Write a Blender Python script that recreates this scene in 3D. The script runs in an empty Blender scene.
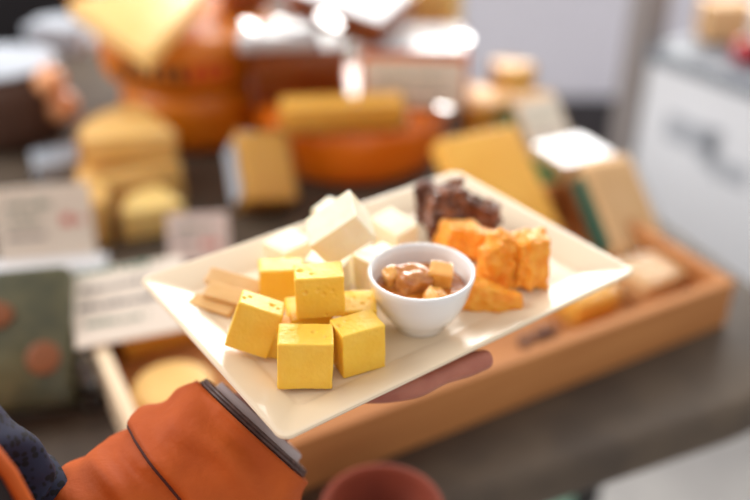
import bpy, bmesh, math, random
from mathutils import Vector, Matrix, Euler, noise
random.seed(7)
R = math.radians
SC = bpy.context.scene
COL = SC.collection

# ------------------------------------------------------------------ camera
PITCH = math.atan2(528, 865)
cam_d = bpy.data.cameras.new('camera')
cam = bpy.data.objects.new('camera', cam_d); COL.objects.link(cam)
cam.location = (0, 0, 1.5)
cam.rotation_euler = (math.pi / 2 - PITCH, 0, 0)
cam_d.sensor_width = 36.0
cam_d.lens = 865 / 750 * 36.0
cam_d.clip_start = 0.02
cam_d.dof.use_dof = True
cam_d.dof.focus_distance = 0.525
cam_d.dof.aperture_fstop = 1.9
cam_d.dof.aperture_blades = 0
SC.camera = cam

# ------------------------------------------------------------------ light
world = bpy.data.worlds.new('daylight'); SC.world = world
world.use_nodes = True
wb = world.node_tree.nodes['Background']
wb.inputs['Color'].default_value = (1.0, 0.98, 0.95, 1)
wb.inputs['Strength'].default_value = 0.88

def area(name, loc, target, sx, sy, power, color):
    d = bpy.data.lights.new(name, 'AREA'); d.shape = 'RECTANGLE'
    d.size = sx; d.size_y = sy; d.energy = power; d.color = color
    o = bpy.data.objects.new(name, d); COL.objects.link(o)
    o.location = loc
    o.rotation_euler = (Vector(target) - Vector(loc)).to_track_quat('-Z', 'Y').to_euler()
    return o
area('window_daylight', (0.55, 3.5, 2.05), (0.1, 0.8, 1.0), 2.4, 1.5, 135, (1.0, 0.97, 0.92))
area('side_daylight', (-2.6, 1.3, 2.9), (0.0, 0.7, 1.0), 2.2, 1.6, 78, (1.0, 0.985, 0.96))

SC.view_settings.view_transform = 'Standard'
SC.view_settings.look = 'None'
SC.view_settings.gamma = 1
SC.view_settings.use_curve_mapping = False
SC.view_settings.exposure = 0.0

# ------------------------------------------------------------------ helpers
def W(px, py, z):
    """point of the place at height z seen in that direction"""
    u = (px - 375) / 865; v = (250 - py) / 865
    c, s = math.cos(PITCH), math.sin(PITCH)
    d = Vector((u, c + v * s, -s + v * c))
    return Vector((0, 0, 1.5)) + d * ((z - 1.5) / d.z)

def srgb(r, g, b):
    f = lambda c: (c / 255 / 12.92) if c / 255 <= .04045 else ((c / 255 + .055) / 1.055) ** 2.4
    return (f(r), f(g), f(b), 1)

def mat(name, col, rough=.5, var=None, vscale=20, bump=0, bscale=80, bdist=.002, sss=0, sssr=(1, .6, .3), sscale=.004,
        coat=0, metal=0, trans=0, ior=1.45, spec=.5, alpha=1):
    m = bpy.data.materials.new(name); m.use_nodes = True
    nt = m.node_tree; b = nt.nodes['Principled BSDF']
    b.inputs['Base Color'].default_value = col
    b.inputs['Roughness'].default_value = rough
    b.inputs['Metallic'].default_value = metal
    b.inputs['IOR'].default_value = ior
    b.inputs['Specular IOR Level'].default_value = spec
    b.inputs['Transmission Weight'].default_value = trans
    b.inputs['Coat Weight'].default_value = coat
    b.inputs['Coat Roughness'].default_value = .06
    b.inputs['Alpha'].default_value = alpha
    if sss:
        b.inputs['Subsurface Weight'].default_value = sss
        b.inputs['Subsurface Radius'].default_value = sssr
        b.inputs['Subsurface Scale'].default_value = sscale
    tc = nt.nodes.new('ShaderNodeTexCoord')
    if var is not None:
        n = nt.nodes.new('ShaderNodeTexNoise'); n.inputs['Scale'].default_value = vscale; n.inputs['Detail'].default_value = 5
        nt.links.new(tc.outputs['Object'], n.inputs['Vector'])
        r = nt.nodes.new('ShaderNodeMapRange'); r.inputs[1].default_value = .35; r.inputs[2].default_value = .65
        nt.links.new(n.outputs['Fac'], r.inputs[0])
        mx = nt.nodes.new('ShaderNodeMix'); mx.data_type = 'RGBA'
        mx.inputs[6].default_value = col; mx.inputs[7].default_value = var
        nt.links.new(r.outputs[0], mx.inputs[0]); nt.links.new(mx.outputs[2], b.inputs['Base Color'])
    if bump:
        n2 = nt.nodes.new('ShaderNodeTexNoise'); n2.inputs['Scale'].default_value = bscale; n2.inputs['Detail'].default_value = 4
        nt.links.new(tc.outputs['Object'], n2.inputs['Vector'])
        bp = nt.nodes.new('ShaderNodeBump'); bp.inputs['Strength'].default_value = bump; bp.inputs['Distance'].default_value = bdist
        nt.links.new(n2.outputs['Fac'], bp.inputs['Height']); nt.links.new(bp.outputs[0], b.inputs['Normal'])
    return m

def film_mat(name, amount=.25, tint=(1, 1, 1, 1)):
    m = bpy.data.materials.new(name); m.use_nodes = True
    nt = m.node_tree; nt.nodes.remove(nt.nodes['Principled BSDF'])
    out = nt.nodes['Material Output']
    t = nt.nodes.new('ShaderNodeBsdfTransparent'); g = nt.nodes.new('ShaderNodeBsdfGlossy')
    t.inputs['Color'].default_value = tint
    g.inputs['Roughness'].default_value = .12
    lw = nt.nodes.new('ShaderNodeLayerWeight'); lw.inputs['Blend'].default_value = amount
    tc = nt.nodes.new('ShaderNodeTexCoord')
    n = nt.nodes.new('ShaderNodeTexNoise'); n.inputs['Scale'].default_value = 28; n.inputs['Detail'].default_value = 3
    nt.links.new(tc.outputs['Object'], n.inputs['Vector'])
    bp = nt.nodes.new('ShaderNodeBump'); bp.inputs['Strength'].default_value = .5; bp.inputs['Distance'].default_value = .008
    nt.links.new(n.outputs['Fac'], bp.inputs['Height'])
    nt.links.new(bp.outputs[0], g.inputs['Normal']); nt.links.new(bp.outputs[0], lw.inputs['Normal'])
    mx = nt.nodes.new('ShaderNodeMixShader')
    nt.links.new(lw.outputs['Fresnel'], mx.inputs[0]); nt.links.new(t.outputs[0], mx.inputs[1]); nt.links.new(g.outputs[0], mx.inputs[2])
    nt.links.new(mx.outputs[0], out.inputs['Surface'])
    return m

def wood_mat(name, c1, c2, scale=8, rough=.55, axis='X', rot=0):
    m = bpy.data.materials.new(name); m.use_nodes = True
    nt = m.node_tree; b = nt.nodes['Principled BSDF']; b.inputs['Roughness'].default_value = rough
    tc = nt.nodes.new('ShaderNodeTexCoord'); mp = nt.nodes.new('ShaderNodeMapping')
    s = {'X': (1, 10, 10), 'Y': (10, 1, 10), 'Z': (10, 10, 1)}[axis]
    mp.inputs['Scale'].default_value = s
    nt.links.new(tc.outputs['Object'], mp.inputs['Vector'])
    n = nt.nodes.new('ShaderNodeTexNoise'); n.inputs['Scale'].default_value = scale; n.inputs['Detail'].default_value = 6
    n.inputs['Distortion'].default_value = .6
    nt.links.new(mp.outputs[0], n.inputs['Vector'])
    cr = nt.nodes.new('ShaderNodeValToRGB'); cr.color_ramp.elements[0].position = .3; cr.color_ramp.elements[1].position = .7
    cr.color_ramp.elements[0].color = c1; cr.color_ramp.elements[1].color = c2
    nt.links.new(n.outputs['Fac'], cr.inputs[0]); nt.links.new(cr.outputs[0], b.inputs['Base Color'])
    bp = nt.nodes.new('ShaderNodeBump'); bp.inputs['Strength'].default_value = .15; bp.inputs['Distance'].default_value = .002
    nt.links.new(n.outputs['Fac'], bp.inputs['Height']); nt.links.new(bp.outputs[0], b.inputs['Normal'])
    return m

def tag(o, label=None, cat=None, group=None, kind=None):
    if label: o['label'] = label
    if cat: o['category'] = cat
    if group: o['group'] = group
    if kind: o['kind'] = kind
    return o

def obj(name, bm, m, parent=None, loc=(0, 0, 0), rot=(0, 0, 0), smooth=True):
    me = bpy.data.meshes.new(name)
    bmesh.ops.recalc_face_normals(bm, faces=bm.faces[:])
    bm.to_mesh(me); bm.free()
    if smooth:
        for p in me.polygons: p.use_smooth = True
    me.materials.append(m)
    o = bpy.data.objects.new(name, me); COL.objects.link(o)
    o.location = loc; o.rotation_euler = rot
    if parent: o.parent = parent
    return o

def empty(name, loc, rot=(0, 0, 0)):
    o = bpy.data.objects.new(name, None); COL.objects.link(o)
    o.location = loc; o.rotation_euler = rot; o.empty_display_size = .02
    return o

def merge(*bms):
    out = bms[0]
    for b in bms[1:]:
        me = bpy.data.meshes.new('tmp'); b.to_mesh(me); b.free(); out.from_mesh(me); bpy.data.meshes.remove(me)
    return out

def xf(bm, loc=(0, 0, 0), rot=(0, 0, 0), scale=(1, 1, 1)):
    M = Matrix.Translation(loc) @ Euler(rot).to_matrix().to_4x4() @ Matrix.Diagonal((*scale, 1))
    bmesh.ops.transform(bm, matrix=M, verts=bm.verts[:]); return bm

def box(w, d, h, r=.003, n=2, z0=True):
    """bevelled box, standing on z=0 when z0"""
    bm = bmesh.new(); bmesh.ops.create_cube(bm, size=1)
    bmesh.ops.transform(bm, matrix=Matrix.Diagonal((w, d, h, 1)), verts=bm.verts[:])
    if r: bmesh.ops.bevel(bm, geom=bm.edges[:], offset=min(r, .45 * min(w, d, h)), segments=n, affect='EDGES', profile=.5)
    if z0: bmesh.ops.translate(bm, vec=(0, 0, h / 2), verts=bm.verts[:])
    return bm

def block(w, d, h, r=.0012, n=18, wob=.0004, pits=(), seed=0, freq=90, shear=0):
    """hand-cut cheese block: soft edges, slightly uneven faces, small holes"""
    bm = bmesh.new(); bmesh.ops.create_cube(bm, size=2)
    bmesh.ops.subdivide_edges(bm, edges=bm.edges[:], cuts=n, use_grid_fill=True)
    off = Vector((seed * 3.7, seed * 1.9, seed * 7.3))
    half = Vector((w / 2, d / 2, h / 2))
    for v in bm.verts:
        # denser near the edges
        q = Vector([math.copysign(1 - (1 - abs(c)) ** 1.25, c) for c in v.co])
        p = Vector((q.x * half.x, q.y * half.y, q.z * half.z))
        i = Vector([max(-half[k] + r, min(half[k] - r, p[k])) for k in range(3)])
        dd = p - i
        if dd.length > 1e-9: p = i + dd.normalized() * r
        nn = dd.normalized() if dd.length > 1e-9 else p.normalized()
        p = p + nn * noise.noise(p * freq + off) * wob + nn * noise.noise(p * freq * 4 + off) * wob * .35
        for (cx, cy, cz, pr, pd) in pits:
            c = Vector((cx * half.x, cy * half.y, cz * half.z)); t = (p - c).length / pr
            if t < 1: p = p - nn * pd * (1 - t * t) ** 1.2
        p.x += shear * p.z
        v.co = p
    return bm

def lathe(prof, n=64):
    bm = bmesh.new(); rings = []
    for (r, z) in prof:
        if r < 1e-6: rings.append([bm.verts.new((0, 0, z))])
        else: rings.append([bm.verts.new((r * math.cos(2 * math.pi * k / n), r * math.sin(2 * math.pi * k / n), z)) for k in range(n)])
    for a, b in zip(rings, rings[1:]):
        for k in range(n):
            k2 = (k + 1) % n
            if len(a) == 1 and len(b) == 1: continue
            if len(a) == 1: bm.faces.new((a[0], b[k], b[k2]))
            elif len(b) == 1: bm.faces.new((a[k], b[0], a[k2]))
            else: bm.faces.new((a[k], b[k], b[k2], a[k2]))
    return bm

def loft(rings, close_ends=True):
    bm = bmesh.new(); L = [[bm.verts.new(p) for p in r] for r in rings]
    n = len(L[0])
    for a, b in zip(L, L[1:]):
        for k in range(n): bm.faces.new((a[k], a[(k + 1) % n], b[(k + 1) % n], b[k]))
    if close_ends: bm.faces.new(L[0][::-1]); bm.faces.new(L[-1])
    return bm

def tube(pts, rad, n=12):
    rings = []
    P = [Vector(p) for p in pts]
    rr = rad if hasattr(rad, '__len__') else [rad] * len(P)
    ref = Vector((0, 0, 1))
    for i, p in enumerate(P):
        t = (P[min(i + 1, len(P) - 1)] - P[max(i - 1, 0)]).normalized()
        a = t.cross(ref)
        if a.length < .05: a = t.cross(Vector((0, 1, 0)))
        a.normalize(); b = t.cross(a)
        rings.append([p + (a * math.cos(2 * math.pi * k / n) + b * math.sin(2 * math.pi * k / n)) * rr[i] for k in range(n)])
    return loft(rings)

def rrect(a, b, r, m=8):
    pts = []
    r = max(r, 1e-4)
    for (cx, cy, a0) in ((a - r, b - r, 0), (-(a - r), b - r, 90), (-(a - r), -(b - r), 180), (a - r, -(b - r), 270)):
        for k in range(m + 1):
            t = R(a0 + 90 * k / m); pts.append((cx + r * math.cos(t), cy + r * math.sin(t)))
    return pts

def prism(pts, h, r=.003, seg=2):
    bm = bmesh.new(); f = bm.faces.new([bm.verts.new((x, y, 0)) for x, y in pts])
    e = bmesh.ops.extrude_face_region(bm, geom=[f])
    bmesh.ops.translate(bm, vec=(0, 0, h), verts=[v for v in e['geom'] if isinstance(v, bmesh.types.BMVert)])
    bmesh.ops.recalc_face_normals(bm, faces=bm.faces[:])
    if r:
        ed = [x for x in bm.edges if len(x.link_faces) == 2 and x.calc_face_angle(0) > R(25)]
        bmesh.ops.bevel(bm, geom=ed, offset=r, segments=seg, affect='EDGES', profile=.5)
    return bm

def auto_smooth(o, ang=35):
    bm = bmesh.new(); bm.from_mesh(o.data)
    for e in bm.edges:
        if len(e.link_faces) == 2 and e.calc_face_angle(0) > R(ang): e.smooth = False
    bm.to_mesh(o.data); bm.free(); return o

def rough_mesh(hulls, voxel, fn):
    """one crumbly lump: union of convex pieces, remeshed, then displaced by fn(p, n)"""
    bm = bmesh.new()
    for pts in hulls:
        b = bmesh.new()
        for p in pts: b.verts.new(p)
        bmesh.ops.convex_hull(b, input=b.verts[:])
        me = bpy.data.meshes.new('t'); b.to_mesh(me); b.free(); bm.from_mesh(me); bpy.data.meshes.remove(me)
    me = bpy.data.meshes.new('t'); bm.to_mesh(me); bm.free()
    o = bpy.data.objects.new('t', me); COL.objects.link(o)
    m = o.modifiers.new('r', 'REMESH'); m.mode = 'VOXEL'; m.voxel_size = voxel
    dg = bpy.context.evaluated_depsgraph_get(); ev = o.evaluated_get(dg)
    me2 = bpy.data.meshes.new_from_object(ev)
    bpy.data.objects.remove(o); bpy.data.meshes.remove(me)
    out = bmesh.new(); out.from_mesh(me2); bpy.data.meshes.remove(me2)
    bmesh.ops.smooth_vert(out, verts=out.verts[:], factor=.5, use_axis_x=True, use_axis_y=True, use_axis_z=True)
    out.normal_update()
    mv = [(v, v.co + v.normal * fn(v.co, v.normal)) for v in out.verts]
    for v, c in mv: v.co = c
    return out

# ------------------------------------------------------------------ materials
M = {}
M['plate'] = mat('glazed_cream_ceramic', srgb(226, 206, 178), .26, spec=.5, coat=.15)
M['cup'] = mat('glazed_white_porcelain', srgb(240, 238, 238), .14, coat=.5)
M['yellow'] = mat('yellow_cheese', srgb(249, 204, 80), .42, var=srgb(246, 195, 66), vscale=60, bump=.25, bscale=400, sss=.35, sssr=(1, .6, .12), sscale=.004)
M['white'] = mat('white_cheese', srgb(247, 236, 208), .4, var=srgb(243, 228, 196), vscale=50, bump=.2, bscale=350, sss=.45, sssr=(1, .75, .45), sscale=.006)
M['cheddar'] = mat('orange_cheddar', srgb(250, 176, 66), .42, var=srgb(242, 146, 30), vscale=120, bump=.5, bscale=260, sss=.35, sssr=(1, .45, .08), sscale=.004)
M['tan'] = mat('tan_brown_cheese', srgb(222, 178, 116), .4, var=srgb(214, 168, 106), vscale=60, sss=.3, sssr=(1, .6, .3), sscale=.003)
M['fig'] = mat('dried_fruit', srgb(78, 42, 24), .28, var=srgb(158, 86, 40), vscale=110, bump=.6, bscale=240, coat=.4)
M['fruit_grey'] = mat('dark_purple_dried_fruit', srgb(84, 58, 56), .4, var=srgb(120, 70, 48), vscale=120, bump=.5, bscale=260)
M['sauce'] = mat('amber_chutney', srgb(200, 124, 46), .08, var=srgb(168, 92, 28), vscale=120, coat=.6, sss=.3, sssr=(1, .4, .1), sscale=.006, bump=.2, bscale=120)
M['chunk'] = mat('candied_fruit', srgb(238, 178, 88), .12, var=srgb(226, 156, 66), vscale=90, coat=1, sss=.4, sssr=(1, .5, .2), sscale=.004)
M['chunkb'] = mat('candied_onion', srgb(200, 132, 66), .16, var=srgb(172, 102, 42), vscale=160, coat=.5, sss=.4, sssr=(1, .5, .2), sscale=.005, bump=.3, bscale=200)
M['skin'] = mat('skin', srgb(178, 112, 92), .45, var=srgb(160, 92, 76), vscale=40, bump=.12, bscale=300, sss=.25, sssr=(1, .35, .2), sscale=.004)
M['nail'] = mat('fingernail', srgb(226, 166, 150), .22, coat=.4)
M['jacket'] = mat('orange_nylon', srgb(184, 84, 24), .68, var=srgb(172, 74, 20), vscale=25, bump=.5, bscale=55, bdist=.004, spec=.3)
M['jacket_dark'] = mat('jacket_lining', srgb(34, 26, 26), .8)
M['band'] = mat('dark_elastic', srgb(92, 66, 60), .42, var=srgb(70, 50, 46), vscale=200)
M['shirt'] = mat('pale_grey_cotton', srgb(180, 166, 166), .7)
M['hair'] = mat('brown_hair', srgb(70, 48, 34), .5, var=srgb(50, 34, 24), vscale=60)
M['trouser'] = mat('dark_denim', srgb(40, 44, 58), .8, var=srgb(34, 38, 50), vscale=80)
M['shoe'] = mat('black_leather', srgb(28, 26, 26), .4)
M['tray'] = wood_mat('oiled_pine', srgb(170, 108, 56), srgb(190, 128, 72), 5, rough=.75)
M['tray_end'] = wood_mat('pale_pine', srgb(226, 200, 164), srgb(236, 214, 182), 5, axis='Y')
M['table'] = mat('weathered_table_top', srgb(86, 72, 58), .6, var=srgb(68, 56, 46), vscale=14, bump=.3, bscale=40)
M['black'] = mat('black_metal', srgb(24, 23, 24), .4)
M['wall'] = mat('pale_lilac_paint', srgb(206, 204, 214), .7, var=srgb(202, 200, 211), vscale=2)
M['skirt'] = mat('charcoal_paint', srgb(48, 44, 48), .6)
M['floor'] = mat('pale_concrete', srgb(196, 192, 188), .5, var=srgb(176, 172, 170), vscale=5, bump=.1, bscale=30)
M['rind'] = mat('orange_wax_rind', srgb(240, 126, 18), .3, var=srgb(230, 112, 12), vscale=12, coat=.4, bump=.08, bscale=30)
M['rind_deep'] = mat('deep_orange_wax_rind', srgb(222, 128, 16), .4, var=srgb(208, 112, 12), vscale=12, coat=.15)
M['print'] = mat('dark_stamp_ink', srgb(74, 42, 20), .6)
M['print_red'] = mat('red_stamp_ink', srgb(196, 58, 28), .6)
M['gouda'] = mat('golden_cheese_paste', srgb(236, 192, 118), .45, var=srgb(228, 180, 102), vscale=16, sss=.2, sssr=(1, .6, .2), sscale=.005)
M['gold'] = mat('deep_golden_cheese', srgb(240, 182, 80), .45, var=srgb(232, 170, 66), vscale=16, sss=.2, sssr=(1, .6, .2), sscale=.005)
M['pale'] = mat('pale_yellow_cheese', srgb(238, 206, 132), .45, var=srgb(232, 196, 118), vscale=16, sss=.2, sssr=(1, .6, .2), sscale=.005)
M['beige'] = mat('beige_cheese', srgb(226, 184, 134), .5, var=srgb(216, 172, 120), vscale=18)
M['brownblock'] = mat('brown_cheese', srgb(168, 84, 28), .35, var=srgb(150, 70, 22), vscale=14, coat=.4)
M['rindtan'] = mat('tan_rind', srgb(190, 134, 72), .6, var=srgb(176, 120, 60), vscale=20)
M['darkrind'] = mat('dark_brown_rind', srgb(88, 60, 46), .6, var=srgb(76, 50, 38), vscale=10)
M['bloom'] = mat('greyish_white_bloom', srgb(190, 196, 206), .6, var=srgb(176, 182, 192), vscale=18)
M['film'] = film_mat('clear_wrap', .12)
M['film2'] = film_mat('heavy_clear_wrap', .25)
M['paper'] = mat('white_card', srgb(238, 226, 210), .55, var=srgb(232, 218, 202), vscale=9)
M['paper_pink'] = mat('pinkish_white_card', srgb(226, 206, 198), .5)
M['ink_g'] = mat('green_grey_ink', srgb(112, 132, 116), .6)
M['ink_k'] = mat('grey_ink', srgb(110, 106, 108), .6)
M['ink_r'] = mat('red_ink', srgb(214, 112, 100), .6)
M['green'] = mat('green_label', srgb(60, 120, 74), .45)
M['teal'] = mat('teal_label', srgb(36, 96, 84), .45)
M['olive'] = mat('olive_green_print', srgb(92, 88, 56), .4, var=srgb(58, 60, 38), vscale=26, coat=.3)
M['rust'] = mat('rust_print', srgb(134, 78, 42), .4)
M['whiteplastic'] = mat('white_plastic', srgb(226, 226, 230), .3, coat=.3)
M['terra'] = mat('terracotta', srgb(128, 50, 24), .75, var=srgb(110, 40, 18), vscale=20)
M['glass'] = mat('clear_glass', (1, 1, 1, 1), .03, trans=1, ior=1.45)
M['steel'] = mat('grey_brown_steel', srgb(148, 140, 138), .4, metal=.2)
M['counterwhite'] = mat('white_enamel', srgb(228, 230, 236), .3, coat=.2)
M['counterglass'] = film_mat('counter_glazing', .35, (.96, .97, 1, 1))
M['greytrim'] = mat('grey_trim', srgb(120, 126, 136), .4)
M['greypatch'] = mat('grey_patch_tone', srgb(176, 180, 188), .4)
M['tomato'] = mat('red_tomato', srgb(176, 30, 44), .2, coat=.6)
M['peach'] = mat('peach_wax', srgb(244, 170, 116), .25, coat=.6)
M['crate'] = mat('dark_crate', srgb(30, 30, 36), .5)
M['berry'] = mat('dark_berry', srgb(60, 34, 46), .25, coat=.4)
M['foil'] = mat('glint_metal', srgb(240, 240, 240), .18, metal=1)  # mirror metal, only for the added glint discs
M['cuff_shade'] = mat('cuff_shadow_line', srgb(70, 26, 16), .8)  # shadow colour for the line along the cuff edge
M['mint'] = mat('mint_plastic', srgb(150, 190, 170), .4)
# navy cloth with dark spots
m = mat('spotted_navy_cloth', srgb(58, 66, 104), .8); nt = m.node_tree
v = nt.nodes.new('ShaderNodeTexVoronoi'); v.inputs['Scale'].default_value = 200
tc = nt.nodes.new('ShaderNodeTexCoord'); nt.links.new(tc.outputs['Object'], v.inputs['Vector'])
cr = nt.nodes.new('ShaderNodeValToRGB'); cr.color_ramp.elements[0].position = .34; cr.color_ramp.elements[1].position = .46
cr.color_ramp.elements[0].color = srgb(12, 12, 22); cr.color_ramp.elements[1].color = srgb(34, 38, 62)
nt.links.new(v.outputs['Distance'], cr.inputs[0]); nt.links.new(cr.outputs[0], nt.nodes['Principled BSDF'].inputs['Base Color'])
M['scarf'] = m

# ------------------------------------------------------------------ setting
bm = bmesh.new(); bmesh.ops.create_grid(bm, x_segments=1, y_segments=1, size=4.5)
xf(bm, (0, 0.8, 0)); tag(obj('floor', bm, M['floor'], smooth=False), kind='structure')
WY = 3.3
w = merge(xf(box(7, .12, 1.28, 0), (0, WY, 0)), xf(box(7, .12, .5, 0), (0, WY, 2.82)),
          xf(box(3.5, .12, 1.54, 0), (-2.4, WY, 1.28)), xf(box(1.75, .12, 1.54, 0), (2.625, WY, 1.28)))
tag(obj('wall_back', w, M['wall'], smooth=False), kind='structure')
tag(obj('baseboard_back', xf(box(7, .03, .23, .004), (0, WY - .075, 0)), M['skirt'], smooth=False), kind='structure')
wroot = empty('window_1', (0.55, WY, 1.28)); wroot['kind'] = 'structure'
fr = merge(xf(box(2.4, .1, .06, .006), (0, 0, 0)), xf(box(2.4, .1, .06, .006), (0, 0, 1.48)),
           *[xf(box(.06, .1, 1.42, .006), (x, 0, .06)) for x in (-1.17, 0, 1.17)])
tag(obj('window_frame', fr, M['greytrim'], wroot, smooth=False), kind='structure')

# ------------------------------------------------------------------ market table and crate
TH = R(28.5)
TH_T = R(22.5)
ZT = .875
TO = Vector((0.4256, 0.8497, 0))                 # front right corner of the crate
def D(a, b, z):                                   # display frame: a along the crate's front, b into the stall
    return TO + Vector((math.cos(TH) * a - math.sin(TH) * b, math.sin(TH) * a + math.cos(TH) * b, z))

troot = empty('market_table', (TO.x, TO.y, 0), (0, 0, TH_T))
tag(troot, 'grey brown market table with rounded corner under the wooden crate', 'table')
pts = rrect(.80, .87, .20, 14)
top = prism([(x - .695, y + .742) for x, y in pts], .055, .018, 4)
xf(top, (0, 0, ZT - .055)); auto_smooth(obj('tabletop', top, M['table'], troot), 50)
for (lx, ly) in ((-.085, .09), (-1.3, .09), (-.085, 1.5), (-1.3, 1.5)):
    obj('leg', xf(box(.028, .028, ZT - .05, .004), (lx, ly, 0)), M['black'], troot)
obj('stretcher', xf(box(1.18, .022, .022, .004), (-.69, .09, .3)), M['black'], troot)

TL, TD, BT, BH = .695, .31, .014, .064
croot = empty('wooden_crate', (TO.x, TO.y, ZT), (0, 0, TH))
tag(croot, 'shallow wooden crate with oiled front board holding cheeses on the table', 'crate')
obj('front_board', xf(box(TL, BT, BH, .002), (-TL / 2, BT / 2, 0)), M['tray'], croot, smooth=False)
obj('back_board', xf(box(TL, BT, BH, .002), (-TL / 2, TD - BT / 2, 0)), M['tray'], croot, smooth=False)
obj('end_board', xf(box(BT, TD - 2 * BT, BH, .002), (-BT / 2, TD / 2, 0)), M['tray'], croot, smooth=False)
o = obj('end_board', xf(box(BT, TD - 2 * BT, BH, .002), (-TL + BT / 2, TD / 2, 0)), M['tray_end'], croot, smooth=False); o['label'] = 'paler end board'
obj('bottom_board', xf(box(TL - 2 * BT, TD - 2 * BT, .009, .001), (-TL / 2, TD / 2, 0)), M['tray'], croot, smooth=False)
ZC = ZT + .009

# ------------------------------------------------------------------ display cheeses
def wheel(label, c, rad, h, m, zrot=0, marks=True, tilt=(0, 0)):
    pr = []
    e = h * .32
    for k in range(9):
        t = R(-90 + 90 * k / 8); pr.append((rad - e * .75 + e * .75 * math.cos(t), e + e * math.sin(t)))
    for k in range(9):
        t = R(90 * k / 8); pr.append((rad - e * .75 + e * .75 * math.cos(t), h - e + e * math.sin(t)))
    prof = [(0, 0), (rad * .5, 0)] + pr + [(rad * .5, h + .001), (0, h + .001)]
    o = obj('round_cheese', lathe(prof, 80), m, None, c, (tilt[0], tilt[1], zrot))
    tag(o, label, 'cheese')
    if marks:
        for i in range(9):
            a = R(-128 + i * 8.5)
            b = xf(box(.015, .002, random.uniform(.024, .032), 0), (0, rad - .0004, h * .30))
            xf(b, rot=(0, 0, a - math.pi / 2))
            obj('printed_mark', b, M['print'] if i < 6 else M['print_red'], o, smooth=False)
    return o

def sector_pts(rad, a0, a1, n=20):
    return [(0, 0)] + [(rad * math.cos(R(a0 + (a1 - a0) * k / n)), rad * math.sin(R(a0 + (a1 - a0) * k / n))) for k in range(n + 1)]

def wedge(label, loc, rad, ang, h, m, rm, rot=(0, 0, 0), film=None, name='cheese_wedge', cat='cheese wedge', lab=None, group=None):
    """a sector of a wheel, tip at the origin, opening around +x; rind shell on the round side"""
    o = auto_smooth(obj(name, prism(sector_pts(rad, -ang / 2, ang / 2), h, .003), m, None, loc, rot), 40)
    tag(o, label, cat, group)
    n = 20; pts = []
    for k in range(n + 1):
        a = R(-ang / 2 + ang * k / n); pts.append(((rad + .004) * math.cos(a), (rad + .004) * math.sin(a)))
    for k in range(n, -1, -1):
        a = R(-ang / 2 + ang * k / n); pts.append(((rad - .001) * math.cos(a), (rad - .001) * math.sin(a)))
    auto_smooth(obj('rind', xf(prism(pts, h + .001, .001, 1), (0, 0, -.0005)), rm, o), 40)
    if film:
        auto_smooth(obj('plastic_wrap', xf(prism([(x * 1.04 - .004, y * 1.05) for x, y in sector_pts(rad, -ang / 2, ang / 2)], h + .004, .004), (0, 0, -.0005)), film, o), 40)
    return o

def scribble(o, w, h, inkrows, face_z=None, thick=.0008, xo=0, y=0, tone=None, rot=None):
    """rows of illegible pen strokes on a card's face (face looks along -y, card stands on z=0)"""
    for (z, x0, x1, ink, hh) in inkrows:
        bm = None; x = x0
        while x < x1:
            l = random.uniform(.25, .6) * hh * 2
            b = xf(box(min(l, x1 - x) + .001, thick, hh * random.uniform(.5, 1), 0), (xo + x + l / 2, y, z), (0, random.uniform(-.3, .3), 0))
            bm = b if bm is None else merge(bm, b); x += l + hh * .35
        obj('handwriting', bm, ink, o, smooth=False)

def card(label, loc, w, h, rot, rows, m=None, group=None, cat='price card'):
    o = obj('price_card', box(w, .003, h, .0008, 1), m or M['paper'], None, loc, rot, smooth=False)
    tag(o, label, cat, group)
    scribble(o, w, h, rows, y=-.0019)
    return o

def wrapped(label, loc, w, d, h, m, rot=(0, 0, 0), film='film', lab=None, name='cheese_block', cat='cheese block', labm=None, r=.005, edge=None, group=None):
    o = auto_smooth(obj(name, box(w, d, h, r, 3), m, None, loc, rot), 50)
    tag(o, label, cat, group)
    if film:
        fb = bmesh.new(); bmesh.ops.create_cube(fb, size=1); bmesh.ops.subdivide_edges(fb, edges=fb.edges[:], cuts=14, use_grid_fill=True)
        for v_ in fb.verts:
            p = Vector((v_.co.x * (w + .005), v_.co.y * (d + .005), v_.co.z * (h + .003) + h / 2 + .0012))
            n_ = v_.co.normalized(); p += Vector((n_.x, n_.y, max(n_.z, 0))) * (.0012 + .0016 * noise.noise(p * 45))
            v_.co = p
        obj('plastic_wrap', fb, M[film], o)
    if lab:
        fx, fz, lw, lh = lab
        l = obj('paper_label', xf(box(lw, .0012, lh, 0), (fx, -d / 2 - .0045, fz)), labm or M['paper'], o, smooth=False)
        scribble(l, lw, lh, [(fz + lh * .6, fx - lw * .4, fx + lw * .3, M['ink_g'], lh * .14), (fz + lh * .25, fx - lw * .4, fx + lw * .35, M['ink_k'], lh * .1)], y=-d / 2 - .0056)
    if edge:
        obj('edge_label', xf(box(.0016, d * .9, h * .8, 0), (-w / 2 - .0055, 0, h * .1)), edge, o, smooth=False)
    return o

# two stacked wheels, upper left
c = W(213, 166, ZT) + Vector((-.05, .155, 0))
wheel('orange waxed cheese wheel underneath the wheel with dark stamped letters', (c.x, c.y, ZT), .125, .105, M['rind_deep'], marks=False)
c2 = Vector((c.x - .004, c.y + .024, ZT + .107))
wheel('orange waxed cheese wheel with dark stamped band, on top of another wheel', c2, .152, .088, M['rind_deep'], marks=True)
p = W(150, 74, ZT + .203)
wedge('large tan cheese wedge lying on the stamped orange wheel, tip forward', p, .27, 46, .03, M['gouda'], M['rind_deep'], (0, R(-4), R(106)))
p = W(215, 28, ZT + .18)
wedge('dark orange cheese wedge lying behind the stamped wheel', W(225, 26, ZT + .203) + Vector((0, .05, 0)), .12, 60, .05, M['brownblock'], M['rind'], (0, 0, R(80)), film=M['film'])

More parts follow.
